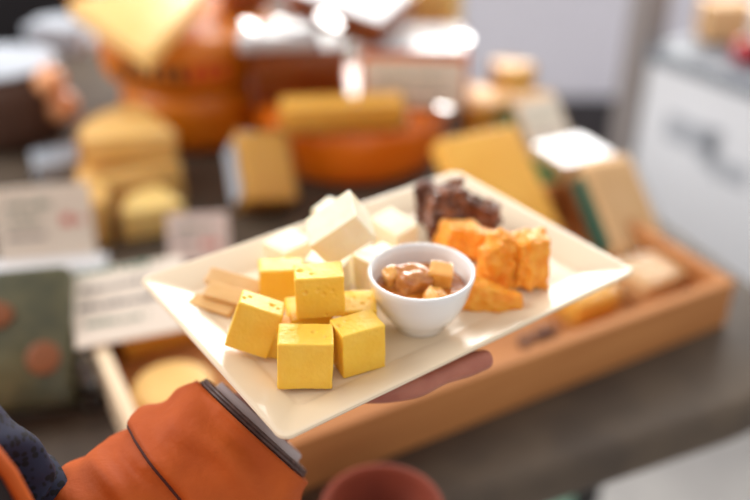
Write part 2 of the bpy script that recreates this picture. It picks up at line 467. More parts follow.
# the big orange wheel in the middle
c = W(357, 190, ZT) + Vector((-.012, .158, 0))
EW = Vector((c.x, c.y, ZT)); EH = .098
wheel('bright orange cheese wheel behind the white plate, carrying wrapped blocks', EW, .160, EH, M['rind'], marks=False)
ZE = ZT + EH + .002
p = W(342, 131, ZE)
wrapped('long tan orange cheese bar lying across the front of the orange wheel', (p.x, p.y + .022, ZE), .185, .05, .042, M['gold'], (0, 0, R(7)), film='film')
p = W(306, 104, ZE)
wrapped('brown wrapped cheese block standing behind the long tan bar', (p.x - .012, p.y + .05, ZE), .148, .09, .085, M['brownblock'], (0, 0, R(3)), film='film2')
p = W(408, 112, ZE)
o = wrapped('glossy wrapped orange block with a white printed label facing forward', (p.x + .012, p.y + .09, ZE), .165, .15, .088, M['rind'], (0, 0, R(-3)), film='film2', lab=(0, .004, .155, .075), labm=M['paper'])
obj('top_label_glare', xf(box(.15, .14, .0012, 0), (0, 0, .0925)), M['whiteplastic'], o, smooth=False)  # white sheet standing for the glare of the wrap on top
p = W(350, 46, ZE + .09)
o = wrapped('brown wrapped cheese slab tilted on top of the labelled block', (p.x, p.y + .07, ZE + .118), .16, .13, .035, M['brownblock'], (R(8), R(12), R(-24)), film='film2')
obj('top_label_glare', xf(box(.15, .12, .0012, 0), (0, 0, .0395)), M['whiteplastic'], o, smooth=False)  # wrap glare put on the slab as a white sheet
p = W(270, 50, ZE + .09)
wrapped('white wrapped cheese slab on top of the brown block', (p.x + .01, p.y + .03, ZE + .089), .12, .07, .022, M['whiteplastic'], (0, 0, R(8)), film='film2')  # white colour also stands for bright wrap glare above the brown block

# added mirror discs, each turned to throw a glint of the window
def glint(parent, px, py, z, rad):
    p_ = W(px, py, z)
    h_ = ((Vector((0, 0, 1.5)) - p_).normalized() + (Vector((.55, 3.3, 2.05)) - p_).normalized()).normalized()
    b_ = bmesh.new(); bmesh.ops.create_uvsphere(b_, u_segments=24, v_segments=12, radius=rad); xf(b_, scale=(1, 1, .10))
    o_ = obj('glint_disc', b_, M['foil'], None, (0, 0, 0))
    Mw = Matrix.Translation(p_) @ h_.to_track_quat('Z', 'Y').to_matrix().to_4x4()
    bpy.context.view_layer.update()
    o_.parent = parent; o_.matrix_parent_inverse = parent.matrix_world.inverted(); o_.matrix_world = Mw
    return o_
FIND = lambda t_: [x for x in SC.objects if t_ in x.get('label', '')][0]
glint(FIND('behind the stamped wheel'), 250, 26, ZT + .22, .013)
glint(FIND('label facing forward'), 444, 107, ZE + .045, .011)
glint(FIND('wrapped cheese slab tilted'), 330, 20, ZE + .14, .02)
glint(FIND('white wrapped cheese slab'), 284, 24, ZE + .118, .013)

# behind, right of centre
p = W(420, 60, ZT + .13)
wrapped('plain tan cheese block standing at the back by the wall', (p.x, p.y + .14, ZT), .155, .10, .25, M['pale'], (0, 0, R(-14)), film='film')
glint(FIND('plain tan cheese block'), 463, 38, ZT + .21, .014)
p = W(492, 134, ZT)
wedge('golden cheese wedge standing behind the leaning golden slab', (p.x - .045, p.y - .03, ZT), .12, 70, .06, M['gold'], M['rindtan'], (0, 0, R(60)), film=M['film'])
p = W(498, 138, ZT)
wedge('small yellow cheese wedge at the back beside the white labelled packet', (p.x + .015, p.y + .085, ZT), .085, 60, .085, M['gold'], M['rindtan'], (0, 0, R(70)), film=M['film'])
p = W(526, 270, ZC)
wrapped('golden cheese slab leaning back behind the dried fruit', (p.x, p.y, ZC + .014), .125, .03, .19, M['gold'], (R(-52), 0, R(26)), film=None)

# row of packets along the right end of the stall
p = W(550, 182, ZT)
wrapped('white labelled cheese packet, farthest in the row of green edged packets', (p.x, p.y + .03, ZT + .02), .085, .05, .11, M['beige'], (R(-46), 0, R(27)), lab=(0, .012, .078, .085), edge=M['green'])
p = W(572, 218, ZT)
o = wrapped('tan cheese packet with white shiny top and green edge label', (p.x, p.y + .045, ZT), .092, .085, .085, M['beige'], (0, 0, R(26)), edge=M['green'], film='film2')
obj('top_label_glare', xf(box(.088, .08, .0012, 0), (0, 0, .0895)), M['whiteplastic'], o, smooth=False)  # white top label that also carries the glare of the wrap
p = W(636, 266, ZC)
wrapped('large beige cheese slab with teal edge label leaning in the crate end', (p.x, p.y + .004, ZC + .014), .078, .034, .135, M['beige'], (R(-52), 0, R(20)), edge=M['teal'], film='film')

# cheeses lying in the crate
p = W(588, 322, ZC)
wrapped('small golden cheese block lying in the crate under the plate corner', (p.x, p.y + .02, ZC), .065, .045, .035, M['gold'], (0, 0, TH), film='film')
p = W(655, 300, ZC)
wrapped('pale beige cheese piece lying at the right end of the crate', (p.x, p.y + .02, ZC), .085, .06, .04, M['beige'], (0, 0, TH), film='film')
for i, (x, y) in enumerate(((526, 333), (540, 326), (552, 322))):
    p = W(x, y, ZC + .02)
    b = bmesh.new(); bmesh.ops.create_uvsphere(b, u_segments=20, v_segments=12, radius=.0078)
    xf(b, scale=(1, 1, .95))
    o = obj('dark_berry', b, M['berry'], None, (p.x, p.y, ZC + .0078)); tag(o, ('dark berry in the crate, nearest the plate edge', 'dark berry in the crate, in the middle of three', 'dark berry in the crate, beside the golden block')[i], 'berry', 'berries in the crate')
p = W(172, 385, ZC + .03)
wheel('small round pale yellow cheese lying in the pale left end of the crate', (p.x, p.y, ZC), .043, .032, M['gouda'], marks=False)
p = W(150, 372, ZC)
wrapped('orange brown cheese bar in the crate behind the half round cheese', (p.x + .01, p.y + .06, ZC), .11, .04, .05, M['gold'], (0, 0, TH), film='film')

# left of the stall
p = W(128, 218, ZT)
wedge('tan cheese wedge at the bottom of the left stack of wedges', (p.x + .075, p.y + .06, ZT), .15, 78, .062, M['gouda'], M['rindtan'], (0, 0, R(172)))
wedge('tan cheese wedge with broad bare top, uppermost of the left stack', (p.x + .066, p.y + .075, ZT + .063), .138, 80, .04, M['gouda'], M['rindtan'], (R(4), R(-4), R(165)))
p = W(152, 242, ZT)
wedge('small pale yellow cheese wedge in front of the stacked wedges', (p.x + .045, p.y + .03, ZT), .088, 75, .045, M['pale'], M['rindtan'], (R(3), 0, R(165)))
p = W(266, 228, ZT)
wrapped('golden cheese block in clear wrap leaning before the dark gap', (p.x, p.y + .03, ZT + .02), .078, .05, .105, M['gold'], (R(-46), R(10), R(24)), film='film2', edge=M['bloom'])
p = W(200, 262, ZT)
card('small pinkish card with green and red writing behind the left plate edge', (p.x, p.y, ZT), .082, .066, (R(-30), 0, R(6)),
     [(.044, -.032, .02, M['ink_g'], .008), (.026, -.03, -.004, M['ink_k'], .006), (.02, .006, .03, M['ink_r'], .012)], M['paper_pink'])
p = W(46, 268, ZT)
wrapped('cheese box behind the large white card at the left edge', (p.x - .0, p.y + .075, ZT), .14, .06, .07, M['gouda'], (0, 0, R(10)), film='film')
card('large white card with green and red writing at the left edge', (p.x + .005, p.y + .005, ZT + .012), .125, .098, (R(-20), 0, R(10)),
     [(.07, -.045, .01, M['ink_g'], .009), (.05, -.045, -.005, M['ink_g'], .007), (.03, -.05, .0, M['ink_k'], .006), (.044, .022, .045, M['ink_r'], .014)])
p = W(50, 266, ZT)
o = obj('white_rail', xf(box(.2, .035, .012, .003), (0, 0, 0)), M['whiteplastic'], None, (p.x - .02, p.y - .015, ZT), (0, 0, R(8)), smooth=False)
tag(o, 'low white plastic rail lying in front of the large card', 'rail')
p = W(140, 352, ZT + .05)
card('white handwritten sheet lying on the crate corner under the plate', (p.x, p.y, ZT + .068), .125, .10, (R(-68), 0, R(18)),
     [(.092, -.055, .03, M['ink_g'], .010), (.07, -.05, .045, M['ink_k'], .007), (.046, -.055, .05, M['ink_k'], .007), (.024, -.05, .01, M['ink_g'], .006)], M['paper'])
p = W(36, 438, ZT)
o = obj('printed_packet', box(.115, .045, .15, .008, 3), M['olive'], None, (p.x - .02, p.y + .02, ZT + .016), (R(-48), 0, R(10)))
tag(o, 'olive green packet with rust coloured patches at the left edge', 'packet')
for (x, z, w_, h_) in ((-.02, .10, .045, .03), (.03, .05, .035, .035), (-.04, .03, .03, .02)):
    b = bmesh.new(); bmesh.ops.create_uvsphere(b, u_segments=16, v_segments=8, radius=1); xf(b, (x, -.025, z), (0, 0, 0), (w_ / 2, .0012, h_ / 2))
    obj('printed_patch', b, M['rust'], o)
p = W(92, 412, ZT)
o = obj('glass_jar', lathe([(0, 0), (.02, 0), (.024, .004), (.024, .042), (.018, .05), (.018, .058), (.015, .058), (.015, .05), (.021, .042), (.021, .006), (0, .005)], 40), M['glass'], None, (p.x, p.y + .02, ZT))
tag(o, 'small clear glass jar between the green packet and the crate', 'jar')
p = W(62, 196, ZT)
wrapped('white wrapped packet between the dark wheel and the large white card', (p.x - .01, p.y + .06, ZT), .09, .06, .045, M['bloom'], (0, 0, R(24)), film='film2')
# dark wheel, far left
p = W(16, 160, ZT)
o = wheel('dark brown rinded cheese wheel standing at the far left edge', (p.x - .04, p.y + .11, ZT), .105, .13, M['darkrind'], marks=False)
obj('bloomy_top', lathe([(0, .004), (.088, .0035), (.094, 0), (0, 0)], 60), M['bloom'], o, (0, 0, .131))
p = W(60, 118, ZT + .05)
for (dx, px_, lb, sc_) in ((0, (50, 82), 'peach coloured waxed cheese ball, upper of two beside the dark wheel', 1.0), (0, (62, 106), 'peach coloured waxed cheese ball, lower of two beside the dark wheel', 1.1)):
    q = W(px_[0], px_[1], ZT + (.115 if px_[1] < 100 else .065)) + Vector((0, .0, 0))
    b = bmesh.new(); bmesh.ops.create_uvsphere(b, u_segments=28, v_segments=16, radius=.026 * sc_)
    o = obj('waxed_cheese', b, M['peach'], None, q); tag(o, lb, 'cheese', 'small waxed cheeses')
    obj('wax_tab', xf(box(.006, .002, .012, .0005), (0, 0, .024 * sc_)), M['peach'], o)

# far left background
o = obj('foil_parcel', rough_mesh([[(x * .05, y * .04, z * .035) for x in (-1, 1) for y in (-1, 1) for z in (0, 1.6)]], .006, lambda p, n: .01 * noise.noise(p * 40)), M['bloom'], None, W(55, 62, ZT + .10) + Vector((0, .06, 0)))
tag(o, 'crumpled pale foil parcel behind the peach waxed cheeses', 'parcel')
p = W(28, 60, ZT)
b = merge(xf(box(.26, .012, .2, .003), (0, -.09, 0)), xf(box(.26, .012, .2, .003), (0, .09, 0)), xf(box(.012, .17, .2, .003), (-.124, 0, 0)), xf(box(.012, .17, .2, .003), (.124, 0, 0)), xf(box(.24, .17, .01, 0), (0, 0, 0)))
o = obj('plastic_crate', b, M['crate'], None, (p.x - .04, p.y + .2, ZT), (0, 0, R(15)), smooth=False); tag(o, 'black plastic crate at the back left corner of the stall', 'crate')

# terracotta dish on the ledge
p = W(382, 562, ZT)
o = obj('terracotta_bowl', lathe([(0, .0), (.03, 0), (.034, .003), (.05, .04), (.054, .046), (.054, .052), (.050, .053), (.046, .048), (.03, .008), (0, .006)], 64), M['terra'], None, (p.x, p.y + .012, ZT))
tag(o, 'terracotta bowl on the table ledge in front of the crate', 'bowl')

# ------------------------------------------------------------------ counter on the right
A = W(648, 47, .80); Bp = W(752, 84, .80)
dv = (Bp - A); dv.z = 0; ang = math.atan2(dv.y, dv.x)
k = empty('display_counter', (A.x, A.y, 0), (0, 0, ang))
tag(k, 'white counter with grey patches and steel corner post at the right', 'counter')
obj('cabinet', xf(box(1.6, .7, .765, .01), (.8, .36, .0)), M['counterwhite'], k, smooth=False)
obj('top_rim', xf(box(1.62, .72, .035, .006), (.8, .36, .765)), M['greytrim'], k, smooth=False)
patch_bm = merge(xf(box(.16, .002, .07, 0), (.17, .009, .585)), xf(box(.10, .002, .05, 0), (.30, .009, .545)), xf(box(.05, .002, .1, 0), (.235, .009, .56)))
obj('grey_patch', patch_bm, M['greypatch'], k, smooth=False)  # grey patches on the white front panel
obj('corner_post', xf(box(.075, .075, 1.6, .01), (-.04, .03, 0)), M['steel'], k)
def in_counter(x, y, z): return Matrix.Translation((A.x, A.y, 0)) @ Matrix.Rotation(ang, 4, 'Z') @ Vector((x, y, z))
def lumpy(rad, sq=.9): 
    b = bmesh.new(); bmesh.ops.create_uvsphere(b, u_segments=24, v_segments=14, radius=rad); return xf(b, scale=(1, 1, sq))
for i, (x, y, lb) in enumerate(((.21, .10, 'red tomato on the counter rim, nearest the steel post'), (.27, .13, 'red tomato on the counter rim, second from the post'), (.345, .10, 'red tomato on the counter rim, farthest along the rim'))):
    o = obj('tomato', lumpy(.036), M['tomato'], None, in_counter(x, y, .8322)); tag(o, lb, 'tomato', 'tomatoes on the counter')
    obj('calyx', xf(lathe([(0, .004), (.012, .001), (.013, -.001), (0, 0)], 10), (0, 0, .031)), M['green'], o)
for i, (x, y, lb, mm) in enumerate(((.06, .2, 'beige paper bag on the counter beside the steel post', 'beige'), (.19, .24, 'white paper bag on the counter behind the tomatoes', 'whiteplastic'))):
    o = obj('paper_bag', rough_mesh([[(a * .06, b_ * .04, z) for a in (-1, 1) for b_ in (-1, 1) for z in (0, .1)]], .008, lambda p, n: .006 * noise.noise(p * 30)), M[mm], None, in_counter(x, y, .806))
    tag(o, lb, 'bag')
p = W(552, 516, 0)
o = obj('mint_tub', lathe([(0, 0), (.04, 0), (.05, .08), (.054, .08), (.054, .085), (.047, .085), (.038, .005), (0, .005)], 48), M['mint'], None, (p.x, p.y, 0)); tag(o, 'mint green tub on the floor under the table', 'tub')

# ------------------------------------------------------------------ plate
PC = Vector((.0106, .5376, 1.151)); PA = R(35.85)
def plate_bm():
    a, b = .1535, .1040
    prof = [(.058, -.0175), (.046, -.0175), (.0445, -.0135), (.036, -.0135), (.006, -.0045), (.0008, -.003), (0, -.0015), (.0006, -.0002), (.002, 0), (.004, -.0003), (.024, -.0062), (.0268, -.0075), (.0285, -.0083), (.031, -.0085)]
    rings = []
    for (i, z) in prof:
        ring = []
        for (x, y) in rrect(a - i, b - i, max(.0075 - i * .1, .0035), 8):
            # the sides bow in by a hair between the corners
            kx = 1 - (abs(x) / (a - i)) ** 2; ky = 1 - (abs(y) / (b - i)) ** 2
            ring.append((x - math.copysign(.0012, x) * ky * (abs(x) > (a - i) * .9), y - math.copysign(.0012, y) * kx * (abs(y) > (b - i) * .9), z))
        rings.append(ring)
    return loft(rings)
o = auto_smooth(obj('plate', plate_bm(), M['plate'], None, PC, (0, 0, PA)), 40)
tag(o, 'cream rectangular ceramic plate of cheese samples held on an open hand', 'plate')
ZP = 1.1425

# ------------------------------------------------------------------ cheese on the plate
def cube(name, label, m, pos, rot, dim, pits=(), seed=0, group=None, cat='cheese cube', **kw):
    if pits: kw['n'] = 44; pits = [(a, b, c, r_ * .95, d_ * 1.1) for a, b, c, r_, d_ in pits]
    o = auto_smooth(obj(name, block(*dim, pits=pits, seed=seed, **kw), m, None, pos, [R(a) for a in rot]), 60)
    return tag(o, label, cat, group)
G1 = 'yellow cheese cubes on the plate'
Y = M['yellow']
P_ = lambda *a: a
cube('cheese_cube', 'yellow cheese cube standing at the very front of the pile', Y, (-.0437, .4284, 1.1605), (-4.5, 3, 3.5), (.0342, .0250, .0330), seed=1, group=G1,
     pits=[P_(.3, .2, 1, .0022, .0009), P_(.75, -.3, 1, .002, .0008), P_(-.2, .5, 1, .0015, .0006), P_(-.5, .3, 1, .0014, .0005)])
cube('cheese_cube', 'yellow cheese cube at the right front, next to the cup', Y, (-.0111, .4432, 1.1591), (-2, .5, 25.1), (.0297, .0215, .033), seed=2, group=G1,
     pits=[P_(-.8, .1, 1, .0025, .0012), P_(-.4, .4, 1, .0018, .0006)])
cube('cheese_cube', 'yellow cheese cube tilted over at the left beside the tan slices', Y, (-.0785, .4574, 1.1642), (-9, 20.6, -2.5), (.0292, .0205, .0335), seed=3, group=G1,
     pits=[P_(.45, .0, 1, .0024, .0012), P_(-.6, .2, 1, .002, .0009), P_(.75, -.2, 1, .0016, .0008), P_(-.85, -.2, 1, .002, .001)])
cube('cheese_cube', 'yellow cheese cube resting on top of the yellow pile', Y, (-.0364, .4697, 1.1826), (-4.5, -.6, 6.1), (.0317, .0225, .0296), seed=4, group=G1,
     pits=[P_(-.75, .1, 1, .0028, .0014), P_(-.6, -1, .35, .0022, .0011), P_(-.1, -1, .42, .0016, .0009), P_(.15, -1, .2, .0018, .0011), P_(.5, -1, .35, .0018, .0009), P_(.6, -1, .1, .0013, .0006), P_(-.3, -.4, 1, .002, .0008), P_(.2, -1, -.85, .0016, .0008)])
cube('cheese_cube', 'yellow cheese cube at the back left of the yellow pile', Y, (-.0675, .5206, 1.1565), (-8, 1.4, 7.5), (.0314, .022, .0262), seed=5, group=G1)
cube('cheese_cube', 'yellow cheese cube half hidden between the top cube and the cup', Y, (-.0107, .4757, 1.1567), (-1.6, -1.2, 2.2), (.0235, .026, .0265), seed=6, group=G1,
     pits=[P_(.2, -.3, 1, .0022, .001), P_(-.3, .3, 1, .0018, .0008), P_(.6, .1, 1, .0016, .0008)])
cube('cheese_cube', 'yellow cheese cube under the middle of the pile, below the top one', Y, (-.0445, .4745, 1.1545), (0, 0, 14), (.028, .028, .0235), seed=7, group=G1)
cube('cheese_cube', 'low yellow cheese cube in the gap between left and front cubes', Y, (-.0585, .4560, 1.1535), (0, 0, -14), (.022, .020, .022), seed=8, group=G1)

G2 = 'white cheese cubes on the plate'; Wm = M['white']
kk = 1.175
cube('cheese_cube', 'large white cheese cube tipped on edge on top of the others', Wm, (-.021 * kk, .4483 * kk, 1.5 - .2588 * kk), (35.6, 6.4, -80.2), (.0275 * kk, .0336 * kk, .0216 * kk), seed=11, group=G2)
cube('cheese_cube', 'white cheese cube at the right of the white group', Wm, (.0148, .5904, 1.1555), (4.2, 5.4, -47), (.0318, .0237, .0232), seed=12, group=G2)
cube('cheese_cube', 'low white cheese cube at the left of the white group', Wm, (-.0662, .5683, 1.1523), (2.2, -2, -43.7), (.0278, .029, .0195), seed=13, group=G2)
cube('cheese_cube', 'white cheese cube behind the topmost yellow cube', Wm, (-.0335, .5347, 1.1555), (-4, 0, -18), (.030, .0268, .0255), seed=14, group=G2)
cube('cheese_cube', 'white cheese cube pressed against the left side of the cup', Wm, (.0030, .5297, 1.1580), (0, -4, -51.6), (.0252, .029, .0305), seed=15, group=G2,
     pits=[P_(.1, .1, 1, .0018, .0008)])
cube('cheese_cube', 'white cheese cube showing only a corner behind the tipped one', Wm, (-.0325, .606, 1.1565), (0, 0, -30), (.027, .025, .028), seed=16, group=G2)

G3 = 'tan cheese slices on the plate'
def sl(label, p1, p2, wd, th, z, tilt, seed):
    a = W(*p1, z); b = W(*p2, z); d_ = b - a
    c_ = (a + b) / 2
    cube('cheese_slice', label, M['tan'], (c_.x, c_.y, z), (tilt, 0, math.degrees(math.atan2(d_.y, d_.x))), (d_.length, wd, th), seed=seed, group=G3, cat='cheese slice', wob=.0005, freq=60)
sl('thin tan cheese slice lying in front of the other two slices', (192, 299), (234, 311), .013, .0042, 1.1455, 6, 21)
sl('thin tan cheese slice in the middle, leaning on the back slice', (207, 289), (247, 300), .014, .0042, 1.1515, 14, 22)
sl('thin tan cheese slice at the back, partly behind the yellow cubes', (208, 275), (262, 290), .013, .0045, 1.1535, 26, 23)

# ------------------------------------------------------------------ cup with chutney
CC = Vector((.0312, .4885, ZP))
cp = [(0, .0015), (.014, .0012), (.016, 0), (.0175, .0), (.0182, .0015), (.0192, .0045), (.0245, .0105), (.0295, .0185), (.0332, .0285), (.0352, .038), (.0362, .0425), (.0358, .0436), (.0346, .0438), (.0335, .0425), (.0322, .036), (.0300, .0265), (.0262, .017), (.0205, .009), (.012, .0052), (0, .0048)]
o = obj('ramekin', lathe(cp, 96), M['cup'], None, CC); tag(o, 'small white porcelain cup of amber chutney in the middle of the plate', 'cup')
bm = bmesh.new(); bmesh.ops.create_grid(bm, x_segments=60, y_segments=60, size=.0312)
bmesh.ops.delete(bm, geom=[v for v in bm.verts if v.co.length > .0312], context='VERTS')
for v in bm.verts: v.co.z = .0300 + .0012 * noise.noise(v.co * 120) + .0006 * noise.noise(v.co * 300)
o = obj('chutney', bm, M['sauce'], None, CC); tag(o, 'glossy amber chutney filling the white cup', 'chutney', kind='stuff')
def lump(name, label, pos, dim, rot, m, seed, wob, cat='fruit chunk', r=.003):
    o = obj(name, block(*dim, r=r, wob=wob, seed=seed, freq=110, n=14), m, None, CC + Vector(pos), [R(a) for a in rot]); return tag(o, label, cat, 'fruit chunks in the chutney')
lump('fruit_chunk', 'square amber fruit chunk with shiny white top at the cup right side', (.0135, .006, .0345), (.0165, .0145, .0165), (6, 4, -8), M['chunk'], 31, .0006, r=.0016)
lump('fruit_chunk', 'small amber fruit chunk at the left side of the cup', (-.0195, .006, .0345), (.0125, .012, .013), (10, -14, 30), M['chunk'], 32, .0012)
lump('fruit_chunk', 'large translucent brown fruit chunk in the middle of the cup', (-.0055, .003, .0335), (.024, .021, .017), (4, 8, 24), M['chunkb'], 33, .0026, r=.005)
lump('fruit_chunk', 'small pointed fruit chunk at the front of the cup', (.0085, -.0135, .0315), (.013, .011, .011), (18, 30, 40), M['chunk'], 34, .0012, r=.002)

# ------------------------------------------------------------------ crumbly cheddar
def crumb(amp):
    def f(p, n):
        q = p * 130
        v = noise.voronoi(q * .9)[0]
        return amp * (1.1 * noise.noise(q) + .7 * (v[1] - v[0]) - .4 + .5 * noise.noise(q * 2.7))
    return f
def hull_box(c, s, rot, taper=.8, seed=0, skew=0):
    rnd = random.Random(seed); E_ = Euler([R(a) for a in rot]).to_matrix(); out = []
    for x in (-1, 1):
        for y in (-1, 1):
            for z in (-1, 1):
                t = taper if z > 0 else 1
                v = Vector((x * s[0] / 2 * t + (skew * s[0] if z > 0 else 0), y * s[1] / 2 * t, z * s[2] / 2)) * rnd.uniform(.88, 1.1)
                out.append(Vector(c) + E_ @ v)
    return out
def cheddar(label, px, py, z, hulls, voxel=.0011, amp=.0016):
    p = W(px, py, z)
    o = obj('cheddar_chunk', rough_mesh(hulls, voxel, crumb(amp)), M['cheddar'], None, p); return tag(o, label, 'cheese chunk', 'orange cheddar chunks on the plate')
cheddar('tall crumbly orange cheddar chunk in front of the others', 500, 257, 1.162,
        [hull_box((0, 0, -.001), (.032, .022, .040), (-8, 4, -12), .66, 1), hull_box((-.006, -.006, .005), (.024, .020, .024), (10, -24, 20), .7, 2),
         hull_box((.007, -.004, -.008), (.020, .018, .022), (6, 14, 40), .75, 12), hull_box((-.001, .0, .012), (.020, .016, .018), (0, 20, -30), .6, 13)], amp=.0021)
cheddar('crumbly orange cheddar chunk with straight right edge', 535, 262, 1.162,
        [hull_box((0, .004, 0), (.020, .024, .040), (-4, 3, 10), .92, 3), hull_box((-.008, .004, .004), (.020, .02, .030), (0, -8, 30), .7, 4), hull_box((-.004, -.004, -.008), (.018, .016, .02), (0, 8, 50), .7, 14)], amp=.0018)
cheddar('orange cheddar chunk at the back beside the dried fruit', 461, 239, 1.156,
        [hull_box((0, 0, 0), (.038, .026, .026), (0, 6, 16), .66, 5), hull_box((.012, -.008, .002), (.022, .02, .024), (0, 14, -20), .7, 8)], amp=.0018)
cheddar('flat orange cheddar wedge lying in front, pointing right', 492, 295, 1.151,
        [[Vector(v) for v in ((-.024, .014, -.009), (-.024, -.008, -.009), (.021, -.013, -.009), (.023, -.004, -.009), (-.02, .014, .014), (-.018, -.004, .013), (.016, -.009, .004), (.021, -.003, .003), (.0, .016, -.009))]], amp=.0014)

# ------------------------------------------------------------------ dried fruit
def wrinkle(amp):
    def f(p, n):
        q = p * 150; v = noise.voronoi(q)[0]
        return amp * (1.4 * noise.noise(q * .6) + 1.2 * (v[1] - v[0]) - .5 - .8 * abs(noise.noise(q * 1.6)) + .5 * noise.noise(q * 3.4))
    return f
p = W(463, 213, 1.160)
o = obj('dried_fruit', rough_mesh([hull_box((-.012, .004, .004), (.036, .030, .036), (0, 0, 10), .75, 6), hull_box((.014, -.002, -.002), (.036, .028, .030), (0, 12, -20), .75, 7), hull_box((-.018, -.008, -.004), (.024, .022, .026), (0, 0, 0), .8, 9), hull_box((.0, .0, .006), (.03, .026, .022), (0, 8, 40), .75, 15)], .001, wrinkle(.0038)), M['fig'], None, p)
tag(o, 'dark brown wrinkled dried fruit cluster at the back of the plate', 'dried fruit', 'dried fruit on the plate')
p = W(426, 199, 1.160)
o = obj('dried_fruit', rough_mesh([hull_box((0, 0, 0), (.020, .020, .036), (0, -6, 0), .8, 10)], .001, wrinkle(.0026)), M['fruit_grey'], None, p)
tag(o, 'smaller purple brown dried fruit at the left of the dark cluster', 'dried fruit', 'dried fruit on the plate')

# ------------------------------------------------------------------ the person holding the plate
def skin(name, verts, edges, radii, root, m, parent=None, sub=2, loc=(0, 0, 0)):
    me = bpy.data.meshes.new(name); me.from_pydata([tuple(v) for v in verts], edges, [])
    o = bpy.data.objects.new(name, me); COL.objects.link(o); o.location = loc
    s = o.modifiers.new('skin', 'SKIN'); s.use_smooth_shade = True
    for i, r in enumerate(radii):
        sv = me.skin_vertices[0].data[i]; sv.radius = r if hasattr(r, '__len__') else (r, r)
        sv.use_root = (i == root)
    u = o.modifiers.new('sub', 'SUBSURF'); u.levels = sub; u.render_levels = sub
    dg = bpy.context.evaluated_depsgraph_get()
    me2 = bpy.data.meshes.new_from_object(o.evaluated_get(dg))
    o.modifiers.clear(); o.data = me2; bpy.data.meshes.remove(me)
    me2.materials.clear(); me2.materials.append(m)
    for p_ in me2.polygons: p_.use_smooth = True
    if parent: o.parent = parent
    return o

TX, TY = -.46, .12                                   # where the person stands
wr = W(258, 423, 1.094)                              # wrist
el = W(75, 625, 1.01)                                # elbow
fd = Vector((math.cos(R(33)), math.sin(R(33)), 0))   # fingers point this way
sd = Vector((math.sin(R(33)), -math.cos(R(33)), 0))  # towards the thumb
ZH = 1.121
def H(f, s, z): q = wr + fd * f + sd * s; return Vector((q.x, q.y, z))
V = []; E_ = []; RR = []
def add(p, r, link=None):
    V.append(Vector(p)); RR.append(r)
    if link is not None: E_.append((link, len(V) - 1))
    return len(V) - 1
pel = add((TX, TY, .95), (.15, .11))
che = add((TX + .01, TY + .01, 1.18), (.15, .11), pel)
shl = add((TX + .01, TY + .01, 1.36), (.11, .08), che)
nek = add((TX + .02, TY + .02, 1.48), .052, shl)
jaw = add((TX + .035, TY + .035, 1.56), (.062, .066), nek)
hed = add((TX + .04, TY + .04, 1.64), (.074, .088), jaw)
crn = add((TX + .035, TY + .035, 1.70), (.06, .07), hed)
for s_ in (-1, 1):
    hp = add((TX + .085 * s_ * .75, TY - .085 * s_ * .66, .86), .085, pel)
    kn = add((TX + .09 * s_ * .75, TY - .09 * s_ * .66, .48), .058, hp)
    an = add((TX + .09 * s_ * .75, TY - .09 * s_ * .66, .09), .038, kn)
    add((TX + .09 * s_ * .75 + .11, TY - .09 * s_ * .66 + .12, .035), (.038, .028), an)
# right arm, carrying the plate
sh = add((TX + .13, TY - .115, 1.36), .062, shl)
e1 = add(el, .045, sh)
mid = add(el.lerp(wr, .5), .04, e1)
wrv = add(wr, (.026, .030), mid)
plm = add(H(.035, -.012, ZH - .006), (.018, .034), wrv)
# left arm hanging
sh2 = add((TX - .11, TY + .15, 1.36), .062, shl)
e2 = add((TX - .17, TY + .17, 1.10), .045, sh2)
w2 = add((TX - .12, TY + .22, .90), .028, e2)
add((TX - .10, TY + .25, .82), (.018, .034), w2)
body = skin('person', V, E_, RR, pel, M['skin'])
tag(body, 'person in an orange jacket and spotted navy scarf holding up the plate', 'person')
# fingers: own chains rooted in the palm
def digit(name, chain, radii):
    return skin(name, chain, [(i, i + 1) for i in range(len(chain) - 1)], radii, 0, M['skin'], body, 2)
zz = ZH + .006
digit('finger', [H(.03, .008, ZH - .006), H(.085, .010, zz - .003), H(.122, .011, zz - .002), H(.146, .011, zz - .001), H(.166, .010, zz)], [.010, .0095, .0085, .008, .0068])
digit('finger', [H(.03, -.006, ZH - .006), H(.090, -.009, zz - .003), H(.130, -.008, zz - .002), H(.157, -.008, zz - .001), H(.178, -.008, zz)], [.010, .0098, .0088, .008, .0068])
digit('finger', [H(.03, -.020, ZH - .006), H(.086, -.027, zz - .003), H(.124, -.028, zz - .002), H(.149, -.028, zz - .001), H(.169, -.028, zz)], [.010, .0095, .0085, .0078, .0066])
digit('finger', [H(.03, -.034, ZH - .006), H(.078, -.045, zz - .003), H(.106, -.048, zz - .002), H(.125, -.049, zz - .001), H(.141, -.050, zz)], [.009, .0085, .0075, .007, .006])
t0 = H(.02, -.004, ZH - .006)
digit('thumb', [t0, W(384, 391, 1.126), W(416, 384, 1.130), W(441, 374, 1.133), W(468, 364, 1.1355), W(493, 357, 1.138)], [.012, .0088, .0100, .0074, .0090, .0062])

